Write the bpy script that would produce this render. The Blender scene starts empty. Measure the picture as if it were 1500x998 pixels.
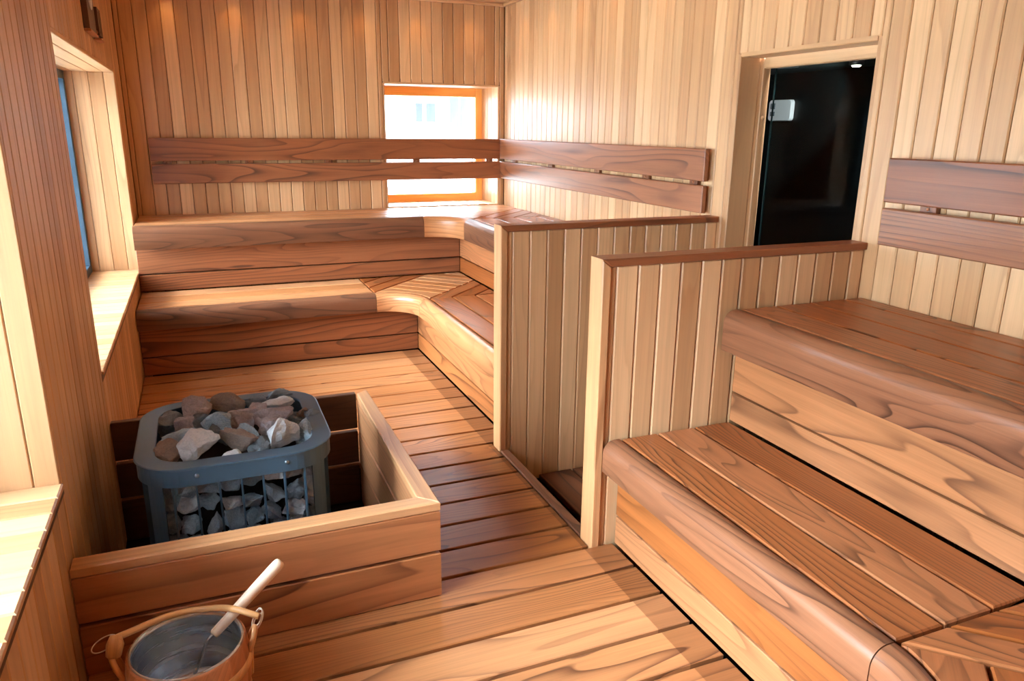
import bpy, bmesh, math, random
from mathutils import Vector, Matrix, noise

PI = math.pi
SC = bpy.context.scene
COL = SC.collection
rng = random.Random(11)

# ------------------------------------------------------------------ room measures (metres)
XL, XR, YB, ZC = -0.424, 2.39, 5.99, 2.44
YF = -0.46                      # wall behind the camera
PITCH = 0.087                   # wall boards
SILL, HEAD = 0.56, 1.805        # left-hand windows
NW0, NW1 = 0.30, 2.165         # near window opening (y)
FW0, FW1 = 3.2, 5.53            # far window opening (y)
BWX0, BWX1, BWZ0, BWZ1 = 1.395, 2.333, 0.862, 1.813
DY0, DY1, DZ1 = 2.243, 3.024, 1.823

# ------------------------------------------------------------------ node helpers
def new_mat(name):
    m = bpy.data.materials.new(name); m.use_nodes = True
    nt = m.node_tree; nt.nodes.clear()
    out = nt.nodes.new('ShaderNodeOutputMaterial')
    b = nt.nodes.new('ShaderNodeBsdfPrincipled')
    nt.links.new(b.outputs[0], out.inputs[0])
    return m, nt, b, out

def srgb(r, g, b):
    f = lambda c: (c/255/12.92) if c/255 <= 0.04045 else ((c/255+0.055)/1.055)**2.4
    return (f(r), f(g), f(b), 1.0)

class N:
    def __init__(s, nt): s.nt = nt
    def node(s, t, **kw):
        n = s.nt.nodes.new(t)
        for k, v in kw.items(): setattr(n, k, v)
        return n
    def link(s, a, b): s.nt.links.new(a, b)
    def put(s, sock, v):
        if isinstance(v, bpy.types.NodeSocket): s.link(v, sock)
        else: sock.default_value = v
    def math(s, op, a, b=0.0, c=0.0):
        n = s.node('ShaderNodeMath', operation=op)
        s.put(n.inputs[0], a); s.put(n.inputs[1], b); s.put(n.inputs[2], c)
        return n.outputs[0]
    def vmul(s, a, v):
        n = s.node('ShaderNodeVectorMath', operation='MULTIPLY'); s.put(n.inputs[0], a); n.inputs[1].default_value = v
        return n.outputs[0]
    def noise(s, vec, scale=1.0, detail=2.0, rough=0.5, dist=0.0):
        n = s.node('ShaderNodeTexNoise'); s.link(vec, n.inputs['Vector'])
        n.inputs['Scale'].default_value = scale; n.inputs['Detail'].default_value = detail
        n.inputs['Roughness'].default_value = rough; n.inputs['Distortion'].default_value = dist
        return n.outputs[0]
    def ramp(s, f, stops):
        n = s.node('ShaderNodeValToRGB'); s.link(f, n.inputs[0]); cr = n.color_ramp
        while len(cr.elements) < len(stops): cr.elements.new(0.5)
        for e, (p, c) in zip(cr.elements, stops): e.position = p; e.color = c
        return n.outputs[0]
    def mix(s, f, a, b, mode='MIX'):
        n = s.node('ShaderNodeMix', data_type='RGBA', blend_type=mode)
        s.put(n.inputs[0], f); s.put(n.inputs[6], a); s.put(n.inputs[7], b)
        return n.outputs[2]

def wood(name, early, late, alt, freq=15.0, contrast=0.8, rough=0.42, vary=0.35, straight=60.0, warp=(0.55, 4.6, 4.6),
         fiber=0.18, streak=0.55, bump=0.12, stain=None):
    """Sawn timber. 'gp' = (along the grain, across, depth) with a random origin per board, 'rnd' = one number per board."""
    m, nt, b, out = new_mat(name); n = N(nt)
    gp = n.node('ShaderNodeAttribute', attribute_name='gp').outputs['Vector']
    rn = n.node('ShaderNodeAttribute', attribute_name='rnd').outputs['Fac']
    sep = n.node('ShaderNodeSeparateXYZ'); n.link(gp, sep.inputs[0])
    n1 = n.noise(n.vmul(gp, warp), 1.0, 1.6, 0.45, 0.25)
    r2 = n.math('FRACT', n.math('MULTIPLY', rn, 7.31))
    st = n.math('MULTIPLY', n.math('MULTIPLY', sep.outputs[1], straight), n.math('POWER', r2, 1.6))
    phase = n.math('ADD', n.math('MULTIPLY', n1, freq), st)
    fr = n.math('FRACT', phase)
    ring = n.ramp(fr, [(0.0, (0.06, 0.06, 0.06, 1)), (0.35, (0.04, 0.04, 0.04, 1)), (0.72, (0.30, 0.30, 0.30, 1)), (0.90, (0.80, 0.80, 0.80, 1)), (0.955, (0.95, 0.95, 0.95, 1)), (1.0, (0.06, 0.06, 0.06, 1))])
    # rings come and go along the board
    n3 = n.noise(n.vmul(gp, (0.9, 7.0, 3.0)), 1.0, 2.0)
    fade = n.math('MULTIPLY', n.math('MAXIMUM', n.math('SUBTRACT', n.math('MULTIPLY', n3, 2.6), 0.65), 0.22), contrast)
    fade = n.math('MINIMUM', fade, 1.0)
    base = n.mix(n.math('MULTIPLY', n.noise(n.vmul(gp, (0.7, 5.0, 2.0)), 1.0, 2.0), 1.0), early, alt)
    col = n.mix(n.math('MULTIPLY', ring, fade), base, late)
    fib = n.noise(n.vmul(gp, (5.0, 260.0, 90.0)), 1.0, 2.0, 0.6)
    fibv = n.math('ADD', n.math('MULTIPLY', n.math('SUBTRACT', fib, 0.5), fiber*2.2), 1.0)
    stk = n.noise(n.vmul(gp, (1.3, 42.0, 16.0)), 1.0, 2.5, 0.6)
    fibv = n.math('ADD', fibv, n.math('MULTIPLY', n.math('SUBTRACT', stk, 0.5), streak))
    tone = n.math('ADD', n.math('MULTIPLY', n.math('SUBTRACT', rn, 0.5), vary*2), 1.0)
    hs = n.node('ShaderNodeHueSaturation')
    n.link(col, hs.inputs['Color'])
    n.put(hs.inputs['Hue'], n.math('ADD', n.math('MULTIPLY', n.math('SUBTRACT', rn, 0.5), 0.009), 0.5))
    n.put(hs.inputs['Saturation'], n.math('ADD', n.math('MULTIPLY', n.math('SUBTRACT', 0.5, rn), 0.12), 0.97))
    n.put(hs.inputs['Value'], n.math('MULTIPLY', tone, fibv))
    colr = hs.outputs[0]
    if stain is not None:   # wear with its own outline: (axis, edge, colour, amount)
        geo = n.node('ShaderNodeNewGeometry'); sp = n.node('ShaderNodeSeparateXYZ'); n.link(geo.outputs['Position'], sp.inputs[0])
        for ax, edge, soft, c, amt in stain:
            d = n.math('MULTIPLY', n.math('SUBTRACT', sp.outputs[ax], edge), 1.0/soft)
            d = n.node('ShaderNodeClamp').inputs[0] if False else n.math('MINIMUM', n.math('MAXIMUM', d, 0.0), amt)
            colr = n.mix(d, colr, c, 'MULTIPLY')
    n.link(colr, b.inputs['Base Color'])
    b.inputs['Specular IOR Level'].default_value = 0.45
    rg = n.math('ADD', n.math('MULTIPLY', fib, 0.14), rough-0.07)
    n.put(b.inputs['Roughness'], rg)
    bp = n.node('ShaderNodeBump'); bp.inputs['Strength'].default_value = bump; bp.inputs['Distance'].default_value = 0.002
    n.put(bp.inputs['Height'], n.math('ADD', n.math('MULTIPLY', fib, 0.6), n.math('MULTIPLY', ring, -0.5)))
    n.link(bp.outputs[0], b.inputs['Normal'])
    return m

M = {}
M['wall'] = wood('alder_wall', srgb(216, 170, 120), srgb(164, 112, 68), srgb(200, 150, 102), freq=7, contrast=0.45, rough=0.40, vary=0.20, straight=25, warp=(0.5, 7, 5), fiber=0.08, bump=0.06, streak=0.30)
M['backing'] = wood('dark_gap', srgb(96, 60, 36), srgb(60, 36, 20), srgb(86, 52, 30), contrast=0.3, vary=0.0)
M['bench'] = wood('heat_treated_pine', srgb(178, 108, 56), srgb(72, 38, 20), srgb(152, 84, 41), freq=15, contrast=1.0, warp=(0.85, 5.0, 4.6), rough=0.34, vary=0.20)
M['bench_dark_backlit'] = wood('dark_and_backlit_pine', srgb(128, 82, 54), srgb(58, 36, 28), srgb(108, 68, 46), freq=17, contrast=0.95, straight=45, warp=(0.5, 5.0, 4.6), rough=0.33, vary=0.18)  # dark pine; on the back nosings its tone carries their backlit shade
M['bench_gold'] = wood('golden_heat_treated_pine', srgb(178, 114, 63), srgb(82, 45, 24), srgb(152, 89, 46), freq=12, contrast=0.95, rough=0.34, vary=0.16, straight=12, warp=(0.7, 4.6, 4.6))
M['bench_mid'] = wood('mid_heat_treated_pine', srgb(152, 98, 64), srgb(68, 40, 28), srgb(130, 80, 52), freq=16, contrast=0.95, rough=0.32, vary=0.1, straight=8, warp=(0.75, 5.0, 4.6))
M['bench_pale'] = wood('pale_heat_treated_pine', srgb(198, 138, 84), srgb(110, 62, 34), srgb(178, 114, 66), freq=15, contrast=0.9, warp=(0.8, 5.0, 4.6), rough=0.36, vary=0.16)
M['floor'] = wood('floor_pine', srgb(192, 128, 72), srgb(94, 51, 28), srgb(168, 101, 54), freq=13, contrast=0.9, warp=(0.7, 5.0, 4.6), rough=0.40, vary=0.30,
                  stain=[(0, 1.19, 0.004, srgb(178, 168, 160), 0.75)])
M['rest'] = wood('backrest_pine', srgb(162, 98, 58), srgb(82, 46, 30), srgb(142, 83, 47), freq=13, contrast=0.95, rough=0.36, vary=0.16)
M['trim'] = wood('pine_trim', srgb(208, 156, 106), srgb(156, 98, 56), srgb(194, 138, 88), freq=6, contrast=0.75, rough=0.38, vary=0.08, straight=110)
M['guard'] = wood('guard_pine', srgb(192, 128, 78), srgb(106, 58, 34), srgb(172, 106, 62), freq=9, contrast=0.8, rough=0.40, vary=0.18, straight=75)
M['orange'] = wood('lacquered_window_pine', srgb(255, 192, 92), srgb(236, 150, 56), srgb(250, 180, 78), freq=6, contrast=0.4, rough=0.3, vary=0.05)
M['darkwood_shade'] = wood('dark_and_shaded_wood', srgb(96, 58, 38), srgb(52, 30, 20), srgb(80, 48, 30), contrast=0.6, vary=0.1)
M['ledgewood'] = wood('reddish_wood', srgb(190, 118, 74), srgb(130, 76, 46), srgb(170, 102, 62), contrast=0.5, vary=0.1)
M['staves'] = wood('bucket_larch', srgb(204, 134, 84), srgb(150, 88, 52), srgb(188, 118, 70), freq=8, contrast=0.6, vary=0.22)
M['rattan'] = wood('rattan', srgb(226, 172, 110), srgb(170, 110, 60), srgb(206, 146, 86), freq=5, contrast=0.4, rough=0.32, vary=0.1)
M['palewood'] = wood('pale_birch', srgb(236, 212, 184), srgb(214, 184, 150), srgb(228, 200, 170), freq=5, contrast=0.4, rough=0.45, vary=0.05)
M['black_floor'] = None

def plain(name, col, rough=0.5, metal=0.0, spec=0.5, nscale=0.0, ncol=None, emit=None, estr=0):
    m, nt, b, out = new_mat(name); n = N(nt)
    b.inputs['Base Color'].default_value = col; b.inputs['Roughness'].default_value = rough
    b.inputs['Metallic'].default_value = metal; b.inputs['Specular IOR Level'].default_value = spec
    if nscale:
        tc = n.node('ShaderNodeTexCoord').outputs['Object']
        f = n.noise(tc, nscale, 3.0, 0.6)
        n.link(n.mix(f, col, ncol), b.inputs['Base Color'])
    if emit:
        b.inputs['Emission Color'].default_value = emit; b.inputs['Emission Strength'].default_value = estr
    return m

M['steel'] = plain('heater_grey_steel', srgb(78, 106, 126), 0.40, 0.4, 0.5, 6.0, srgb(68, 92, 110))
M['rivet'] = plain('zinc_rivet', srgb(150, 165, 175), 0.3, 0.9)
M['drum'] = plain('black_inner_drum', srgb(16, 17, 19), 0.8, 0.0, 0.3, 12, srgb(10, 11, 12))
M['pit'] = plain('dark_concrete', srgb(34, 29, 25), 0.9, 0.0, 0.3, 5, srgb(24, 21, 18))
M['liner'] = plain('brushed_liner_steel', srgb(222, 234, 246), 0.22, 0.92, 0.5, 30, srgb(204, 218, 230)); M['liner'].node_tree.nodes['Principled BSDF'].inputs['Anisotropic'].default_value = 0.5
M['ladlemetal'] = plain('ladle_steel', srgb(176, 186, 196), 0.25, 1.0)
M['copper'] = plain('dark_copper', srgb(120, 78, 60), 0.3, 1.0)
M['cord'] = plain('white_cord', srgb(226, 212, 196), 0.8)
M['blueframe'] = plain('blue_grey_frame', srgb(58, 84, 102), 0.4, 0.0, 0.5, 4, srgb(50, 74, 92))
M['gasket'] = plain('black_gasket', srgb(28, 30, 32), 0.6)
M['alu'] = plain('grey_glazing_bead', srgb(140, 150, 158), 0.35, 0.6)
M['vest'] = plain('dark_room_black', srgb(12, 16, 16), 0.45, 0.0, 0.3, 8, srgb(8, 11, 11))  # black puts the darkness behind the glass door into the colour
M['vest2'] = plain('dark_green_grey_paint', srgb(44, 56, 54), 0.6, 0.0, 0.2, 5, srgb(36, 47, 45))
M['white'] = plain('white_plastic', srgb(225, 228, 232), 0.35)
M['greyplastic'] = plain('grey_plastic', srgb(96, 104, 112), 0.4)
M['lampglow'] = plain('lamp_glow', (1, 1, 1, 1), 0.5, emit=(1, 0.85, 0.65, 1), estr=30)
M['housewall'] = plain('pale_render', srgb(226, 226, 224), 0.8, 0, 0.3, 0.5, srgb(214, 214, 214))
M['houseroof'] = plain('grey_roofing', srgb(70, 74, 80), 0.9)
M['houseglass'] = plain('grey_window_glass', srgb(66, 72, 80), 0.5)
M['snow'] = plain('pale_ground', srgb(128, 130, 128), 0.9, 0, 0.2, 0.3, srgb(112, 114, 112))

def brushed(m):
    nt = m.node_tree; n = N(nt); b = nt.nodes['Principled BSDF']
    gp = n.node('ShaderNodeAttribute', attribute_name='gp').outputs['Vector']
    f = n.noise(n.vmul(gp, (60.0, 5.0, 1.0)), 1.0, 3.0, 0.6)
    n.put(b.inputs['Roughness'], n.math('ADD', n.math('MULTIPLY', f, 0.42), 0.04))
    bp = n.node('ShaderNodeBump'); bp.inputs['Strength'].default_value = 0.35; bp.inputs['Distance'].default_value = 0.003
    n.link(n.noise(n.vmul(gp, (22.0, 9.0, 1.0)), 1.0, 1.0), bp.inputs['Height']); n.link(bp.outputs[0], b.inputs['Normal'])
brushed(M['liner'])

def glass_mat(name, tint, ior=1.5):
    m, nt, b, out = new_mat(name); n = N(nt); nt.nodes.remove(b)
    fr = n.node('ShaderNodeFresnel'); fr.inputs[0].default_value = ior
    tr = n.node('ShaderNodeBsdfTransparent'); tr.inputs[0].default_value = tint
    gl = n.node('ShaderNodeBsdfGlossy'); gl.inputs['Roughness'].default_value = 0.01; gl.inputs[0].default_value = (1, 1, 1, 1)
    mx = n.node('ShaderNodeMixShader'); n.link(fr.outputs[0], mx.inputs[0]); n.link(tr.outputs[0], mx.inputs[1]); n.link(gl.outputs[0], mx.inputs[2])
    n.link(mx.outputs[0], out.inputs[0])
    return m
M['glass'] = glass_mat('clear_pane', (0.96, 0.98, 0.97, 1))
M['doorglass'] = glass_mat('smoked_door_glass', (0.80, 0.86, 0.85, 1), 1.12)
M['glassedge'] = plain('green_glass_edge', srgb(40, 62, 62), 0.3)

def stone_mat(name, c1, c2, c3):
    m, nt, b, out = new_mat(name); n = N(nt)
    tc = n.node('ShaderNodeTexCoord').outputs['Object']
    a = n.noise(tc, 18, 3, 0.6); s = n.noise(tc, 170, 2, 0.7)
    col = n.mix(n.ramp(a, [(0.35, (0, 0, 0, 1)), (0.65, (1, 1, 1, 1))]), c1, c2)
    col = n.mix(n.ramp(s, [(0.54, (0, 0, 0, 1)), (0.64, (1, 1, 1, 1))]), col, c3)
    col = n.mix(n.ramp(s, [(0.34, (1, 1, 1, 1)), (0.44, (0, 0, 0, 1))]), col, tuple(x*0.32 for x in c1[:3])+(1,))
    n.link(col, b.inputs['Base Color']); b.inputs['Roughness'].default_value = 0.85
    bp = n.node('ShaderNodeBump'); bp.inputs['Strength'].default_value = 0.55; bp.inputs['Distance'].default_value = 0.004
    n.link(n.noise(tc, 70, 4, 0.65), bp.inputs['Height']); n.link(bp.outputs[0], b.inputs['Normal'])
    return m
M['s_pale'] = stone_mat('pale_granite', srgb(206, 210, 212), srgb(180, 190, 196), srgb(236, 236, 236))
M['s_blue'] = stone_mat('blue_grey_granite', srgb(158, 182, 198), srgb(126, 152, 170), srgb(212, 228, 236))
M['s_pink'] = stone_mat('pinkish_granite', srgb(164, 152, 154), srgb(140, 130, 134), srgb(200, 192, 192))
M['s_brown'] = stone_mat('brown_granite', srgb(148, 126, 112), srgb(122, 106, 98), srgb(180, 164, 150))
M['s_dark'] = stone_mat('dark_grey_granite', srgb(112, 122, 128), srgb(92, 102, 108), srgb(148, 156, 162))

# ------------------------------------------------------------------ mesh helpers
class MB:
    def __init__(s): s.v = []; s.f = []; s.gp = []; s.rn = []; s.sm = []
    def add(s, verts, faces, gps, rnd, smooth=False):
        o = len(s.v); s.v += [tuple(v) for v in verts]; s.gp += [tuple(p) for p in gps]; s.rn += [rnd]*len(verts)
        s.f += [tuple(i+o for i in f) for f in faces]; s.sm += [smooth]*len(faces)
    def build(s, name, mat, parent=None, base=None, smooth_angle=None):
        me = bpy.data.meshes.new(name); o = bpy.data.objects.new(name, me); COL.objects.link(o)
        if parent is not None:
            off = WORLD[parent]; o.parent = parent
        else:
            off = Vector(base) if base is not None else Vector((0, 0, 0)); o.location = off
        WORLD[o] = off.copy() if parent is None else off.copy()
        me.from_pydata([(x-off.x, y-off.y, z-off.z) for x, y, z in s.v], [], s.f)
        a = me.attributes.new('gp', 'FLOAT_VECTOR', 'POINT'); a.data.foreach_set('vector', [c for p in s.gp for c in p])
        a = me.attributes.new('rnd', 'FLOAT', 'POINT'); a.data.foreach_set('value', s.rn)
        me.polygons.foreach_set('use_smooth', s.sm)
        me.materials.append(mat if not isinstance(mat, str) else M[mat])
        bm = bmesh.new(); bm.from_mesh(me); bmesh.ops.recalc_face_normals(bm, faces=bm.faces); bm.to_mesh(me); bm.free()
        me.update()
        return o
WORLD = {}

def roff(): return Vector((rng.uniform(0, 60), rng.uniform(0, 60), rng.uniform(0, 60)))

def inset(poly, d):
    """poly: CCW list of 2D points; each edge moved inwards by d"""
    n = len(poly); out = []
    for i in range(n):
        p0, p1, p2 = Vector(poly[i-1]), Vector(poly[i]), Vector(poly[(i+1) % n])
        a = (p1-p0); c = (p2-p1)
        if a.length < 1e-9 or c.length < 1e-9: out.append(p1); continue
        a.normalize(); c.normalize()
        na = Vector((-a.y, a.x)); nc = Vector((-c.y, c.x)); b = na+nc
        k = b.dot(na)
        out.append(p1 + b*(d/k) if abs(k) > 0.2 else p1+na*d)
    return out

def clip(poly, a, b, c):
    """keep a*x+b*y >= c"""
    out = []; n = len(poly)
    for i in range(n):
        p, q = poly[i], poly[(i+1) % n]; dp = a*p[0]+b*p[1]-c; dq = a*q[0]+b*q[1]-c
        if dp >= 0: out.append(p)
        if (dp > 0 and dq < 0) or (dp < 0 and dq > 0):
            t = dp/(dp-dq); out.append((p[0]+t*(q[0]-p[0]), p[1]+t*(q[1]-p[1])))
    return out

def area(p): return 0.5*sum(p[i-1][0]*p[i][1]-p[i][0]*p[i-1][1] for i in range(len(p)))

def plate(mb, O, U, V, W, poly, th, ch=0.003, grain=0.0, rnd=None, both=False, gap=0.0):
    """board with outline poly in the (U, V) plane, top at O, body th deep against W, top edges chamfered by ch"""
    if len(poly) < 3: return
    if area(poly) < 0: poly = poly[::-1]
    if gap: poly = inset(poly, gap/2)
    if abs(area(poly)) < 2e-5: return
    rnd = rng.random() if rnd is None else rnd
    O, U, V, W = Vector(O), Vector(U), Vector(V), Vector(W)
    top = inset(poly, ch) if ch else poly
    rings = [(top, 0.0), (poly, -ch if ch else 0.0), (poly, -th+(ch if both else 0))] if ch else [(poly, 0.0), (poly, -th)]
    if both and ch: rings.append((top, -th))
    vs, gs = [], []; off = roff(); cg, sg = math.cos(grain), math.sin(grain)
    for pl, w in rings:
        for p in pl:
            vs.append(O+U*p[0]+V*p[1]+W*w); gs.append(Vector((p[0]*cg+p[1]*sg, -p[0]*sg+p[1]*cg, w))+off)
    n = len(poly); fs = [tuple(range(n))]
    for r in range(len(rings)-1):
        for i in range(n):
            j = (i+1) % n; fs.append((r*n+i, r*n+j, (r+1)*n+j, (r+1)*n+i))
    fs.append(tuple(range(len(rings)*n-1, (len(rings)-1)*n-1, -1)))
    mb.add(vs, fs, gs, rnd)

def rect(u0, u1, v0, v1): return [(u0, v0), (u1, v0), (u1, v1), (u0, v1)]

def box(mb, x0, x1, y0, y1, z0, z1, ch=0.002, grain='x', rnd=None):
    """chamfered box, grain along an axis"""
    ax = {'x': ((1, 0, 0), (0, 1, 0), (0, 0, 1)), 'y': ((0, 1, 0), (0, 0, 1), (1, 0, 0)), 'z': ((0, 0, 1), (1, 0, 0), (0, 1, 0))}[grain]
    lim = {'x': (x0, x1), 'y': (y0, y1), 'z': (z0, z1)}
    order = {'x': 'xyz', 'y': 'yzx', 'z': 'zxy'}[grain]
    u, v, w = (lim[c] for c in order)
    plate(mb, Vector(ax[2])*w[1], ax[0], ax[1], ax[2], rect(u[0], u[1], v[0], v[1]), w[1]-w[0], ch, 0, rnd, both=True)

def sweep(mb, path, prof, rnd=None, closed=False, smooth_prof=True, cap=True):
    """path: list of (P, n) horizontal outward normals; prof: closed polygon [(d, z)]; grain runs along the path"""
    rnd = rng.random() if rnd is None else rnd
    off = roff(); m = len(prof); vs, gs = [], []; s = 0.0; last = None
    pl = [0.0]
    for i in range(1, m): pl.append(pl[-1]+math.hypot(prof[i][0]-prof[i-1][0], prof[i][1]-prof[i-1][1]))
    dm = max(p[0] for p in prof)
    for P, nn in path:
        P = Vector(P); nn = Vector(nn); q = P+nn*dm
        if last is not None: s += (q-last).length
        last = q
        for k, (d, z) in enumerate(prof):
            vs.append(P+nn*d+Vector((0, 0, z))); gs.append(Vector((s, pl[k], 0))+off)
    fs = []; L = len(path)
    for i in range(L-1):
        for k in range(m):
            j = (k+1) % m; fs.append((i*m+k, i*m+j, (i+1)*m+j, (i+1)*m+k))
    mb.add(vs, fs, gs, rnd, True)
    if cap:
        for i in (0, L-1):
            o = len(mb.v); base = len(mb.v)-0
            vv = vs[i*m:(i+1)*m]; gg = [Vector((g.y*0.0+pr[0], pr[1]*6, 0.3))+off for g, pr in zip(gs[i*m:(i+1)*m], prof)]
            mb.add(vv, [tuple(range(m))], gg, rnd)

def tube(mb, pts, r, seg=10, closed=False, rnd=None, caps=True, radii=None):
    rnd = rng.random() if rnd is None else rnd
    pts = [Vector(p) for p in pts]; n = len(pts); off = roff(); vs, gs = [], []; s = 0
    up = Vector((0.13, 0.21, 0.97)); prev = None
    for i, p in enumerate(pts):
        a = pts[(i-1) % n] if (closed or i > 0) else p; b = pts[(i+1) % n] if (closed or i < n-1) else p
        t = (b-a).normalized()
        x = (up - t*up.dot(t)) if prev is None else (prev - t*prev.dot(t))
        if x.length < 1e-4: x = Vector((1, 0, 0)) - t*t.x
        x.normalize(); prev = x; y = t.cross(x)
        if i: s += (p-pts[i-1]).length
        rr = radii[i] if radii else r
        for k in range(seg):
            an = 2*PI*k/seg; vs.append(p+x*(math.cos(an)*rr)+y*(math.sin(an)*rr)); gs.append(Vector((s, an*rr, 0))+off)
    fs = []
    for i in range(n if closed else n-1):
        i2 = (i+1) % n
        for k in range(seg):
            k2 = (k+1) % seg; fs.append((i*seg+k, i*seg+k2, i2*seg+k2, i2*seg+k))
    if not closed and caps: fs.append(tuple(range(seg-1, -1, -1))); fs.append(tuple(range((n-1)*seg, n*seg)))
    mb.add(vs, fs, gs, rnd, True)

def lathe(mb, prof, c, seg=64, rnd=0.5, rad=None, closed=False):
    """prof [(r, z)] around the vertical through c; rad(angle, r, z) may change the radius"""
    off = roff(); vs, gs = [], []; m = len(prof); cx, cy, cz = c
    for i in range(seg):
        a = 2*PI*i/seg
        for r, z in prof:
            rr = rad(a, r, z) if rad else r
            vs.append((cx+math.cos(a)*rr, cy+math.sin(a)*rr, cz+z)); gs.append(Vector((z, a*r, 0))+off)
    fs = []
    for i in range(seg):
        j = (i+1) % seg
        for k in range(m if closed else m-1):
            k2 = (k+1) % m; fs.append((i*m+k, j*m+k, j*m+k2, i*m+k2))
    mb.add(vs, fs, gs, rnd, True)

def thing(name, label, cat, loc, group=None, kind='thing'):
    o = bpy.data.objects.new(name, None); COL.objects.link(o); o.location = loc; o.empty_display_size = 0.1
    WORLD[o] = Vector(loc); tag(o, label, cat, group, kind); return o
def tag(o, label, cat, group=None, kind='thing'):
    o['label'] = label; o['category'] = cat; o['kind'] = kind
    if group: o['group'] = group
    return o

# ------------------------------------------------------------------ the room shell
def boards_wall(mb, O, U, V, W, u0, u1, v0, v1, phase, holes=(), th=0.014, ch=0.0045, pitch=PITCH):
    """tongue-and-groove boards standing along V, split at the holes (u0, u1, v0, v1)"""
    k = math.floor((u0-phase)/pitch); u = phase+k*pitch
    while u < u1-1e-6:
        a, b = max(u, u0), min(u+pitch, u1); u += pitch
        cuts = sorted({a, b} | {h[i] for h in holes for i in (0, 1) if a < h[i] < b})
        for c0, c1 in zip(cuts[:-1], cuts[1:]):
            if c1-c0 < 0.004: continue
            spans = [(v0, v1)]
            for h in holes:
                if h[0] < (c0+c1)/2 < h[1]:
                    ns = []
                    for s0, s1 in spans:
                        if h[2] > s0: ns.append((s0, min(s1, h[2])))
                        if h[3] < s1: ns.append((max(s0, h[3]), s1))
                    spans = [s for s in ns if s[1]-s[0] > 0.004]
            r = rng.random()
            for s0, s1 in spans:
                plate(mb, O, U, V, W, rect(c0+0.0016, c1-0.0016, s0, s1), th, ch, PI/2, r)

def slab_with_holes(mb, O, U, V, W, u0, u1, v0, v1, holes, th):
    us = sorted({u0, u1} | {h[i] for h in holes for i in (0, 1)}); vs = sorted({v0, v1} | {h[i] for h in holes for i in (2, 3)})
    for a, b in zip(us[:-1], us[1:]):
        for c, d in zip(vs[:-1], vs[1:]):
            if any(h[0] <= (a+b)/2 <= h[1] and h[2] <= (c+d)/2 <= h[3] for h in holes): continue
            plate(mb, O, U, V, W, rect(a, b, c, d), th, 0, PI/2, 0.5)

ZF = -0.2   # walls go down to the concrete
X, Y, Z = Vector((1, 0, 0)), Vector((0, 1, 0)), Vector((0, 0, 1))
def wall(name, O, U, V, W, u0, u1, v0, v1, phase, holes, label):
    e = 0.0145
    mb = MB(); boards_wall(mb, O, U, V, W, u0, u1, v0, v1, phase, [(h[0]-e, h[1]+e, h[2]-e-0.003, h[3]+e) for h in holes])
    o = mb.build(name, 'wall')
    m2 = MB(); slab_with_holes(m2, Vector(O)-Vector(W)*0.0095, U, V, W, u0-0.05, u1+0.05, v0, v1+0.03, [(h[0]-0.015, h[1]+0.015, h[2]-0.018, h[3]+0.015) for h in holes], 0.04)
    m2.build('wall_lining', 'backing', o)
    tag(o, label, 'wall', kind='structure'); return o

wall('wall_back', (0, YB, 0), X, Z, -Y, XL, XR, ZF, ZC, 0.478, [(BWX0, BWX1, BWZ0, BWZ1)], 'wood panelled wall behind the corner benches with the small square window')
wall('wall_right', (XR, 0, 0), Y, Z, -X, YF, YB, ZF, ZC, 2.11, [(DY0, DY1, ZF, DZ1)], 'long wood panelled wall with the dark glass door')
wall('wall_left', (XL, 0, 0), Y, Z, X, YF, YB, ZF, ZC, 2.165, [(NW0, NW1, SILL, HEAD), (FW0, FW1, SILL, HEAD)], 'shaded wood panelled wall with two big windows beside the heater')
wall('wall_front', (0, YF, 0), X, Z, Y, XL, XR, ZF, ZC, 0.0, [], 'wood panelled wall on the side of the near bench')
mb = MB()
y = YF
while y < YB-0.01:
    plate(mb, (0, 0, ZC), X, Y, -Z, rect(XL, XR, y, min(y+PITCH, YB)-0.001), 0.014, 0.0045, 0, None); y += PITCH
o = mb.build('ceiling', 'wall'); tag(o, 'wood board ceiling', 'ceiling', kind='structure')
m2 = MB(); plate(m2, (0, 0, ZC+0.012), X, Y, -Z, rect(XL-0.05, XR+0.05, YF-0.05, YB+0.05), 0.06, 0); m2.build('ceiling_lining', 'backing', o)

# ceiling moulding seen in the far corner
mb = MB(); box(mb, XL, XR, YB-0.028, YB-0.001, ZC-0.022, ZC, 0.004, 'x'); tag(mb.build('trim_1', 'wall'), 'thin moulding where the back wall meets the ceiling', 'trim', kind='structure')
mb = MB(); box(mb, XR-0.028, XR-0.001, YF, YB-0.03, ZC-0.022, ZC, 0.004, 'y'); tag(mb.build('trim_2', 'wall'), 'thin moulding where the door wall meets the ceiling', 'trim', kind='structure')

# concrete under everything
mb = MB(); plate(mb, (0, 0, -0.2), X, Y, Z, rect(XL-0.05, XR+0.05, YF-0.05, YB+0.05), 0.1, 0)
tag(mb.build('floor_slab', 'pit'), 'dark concrete slab below the wooden floor', 'floor', kind='structure')

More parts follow.
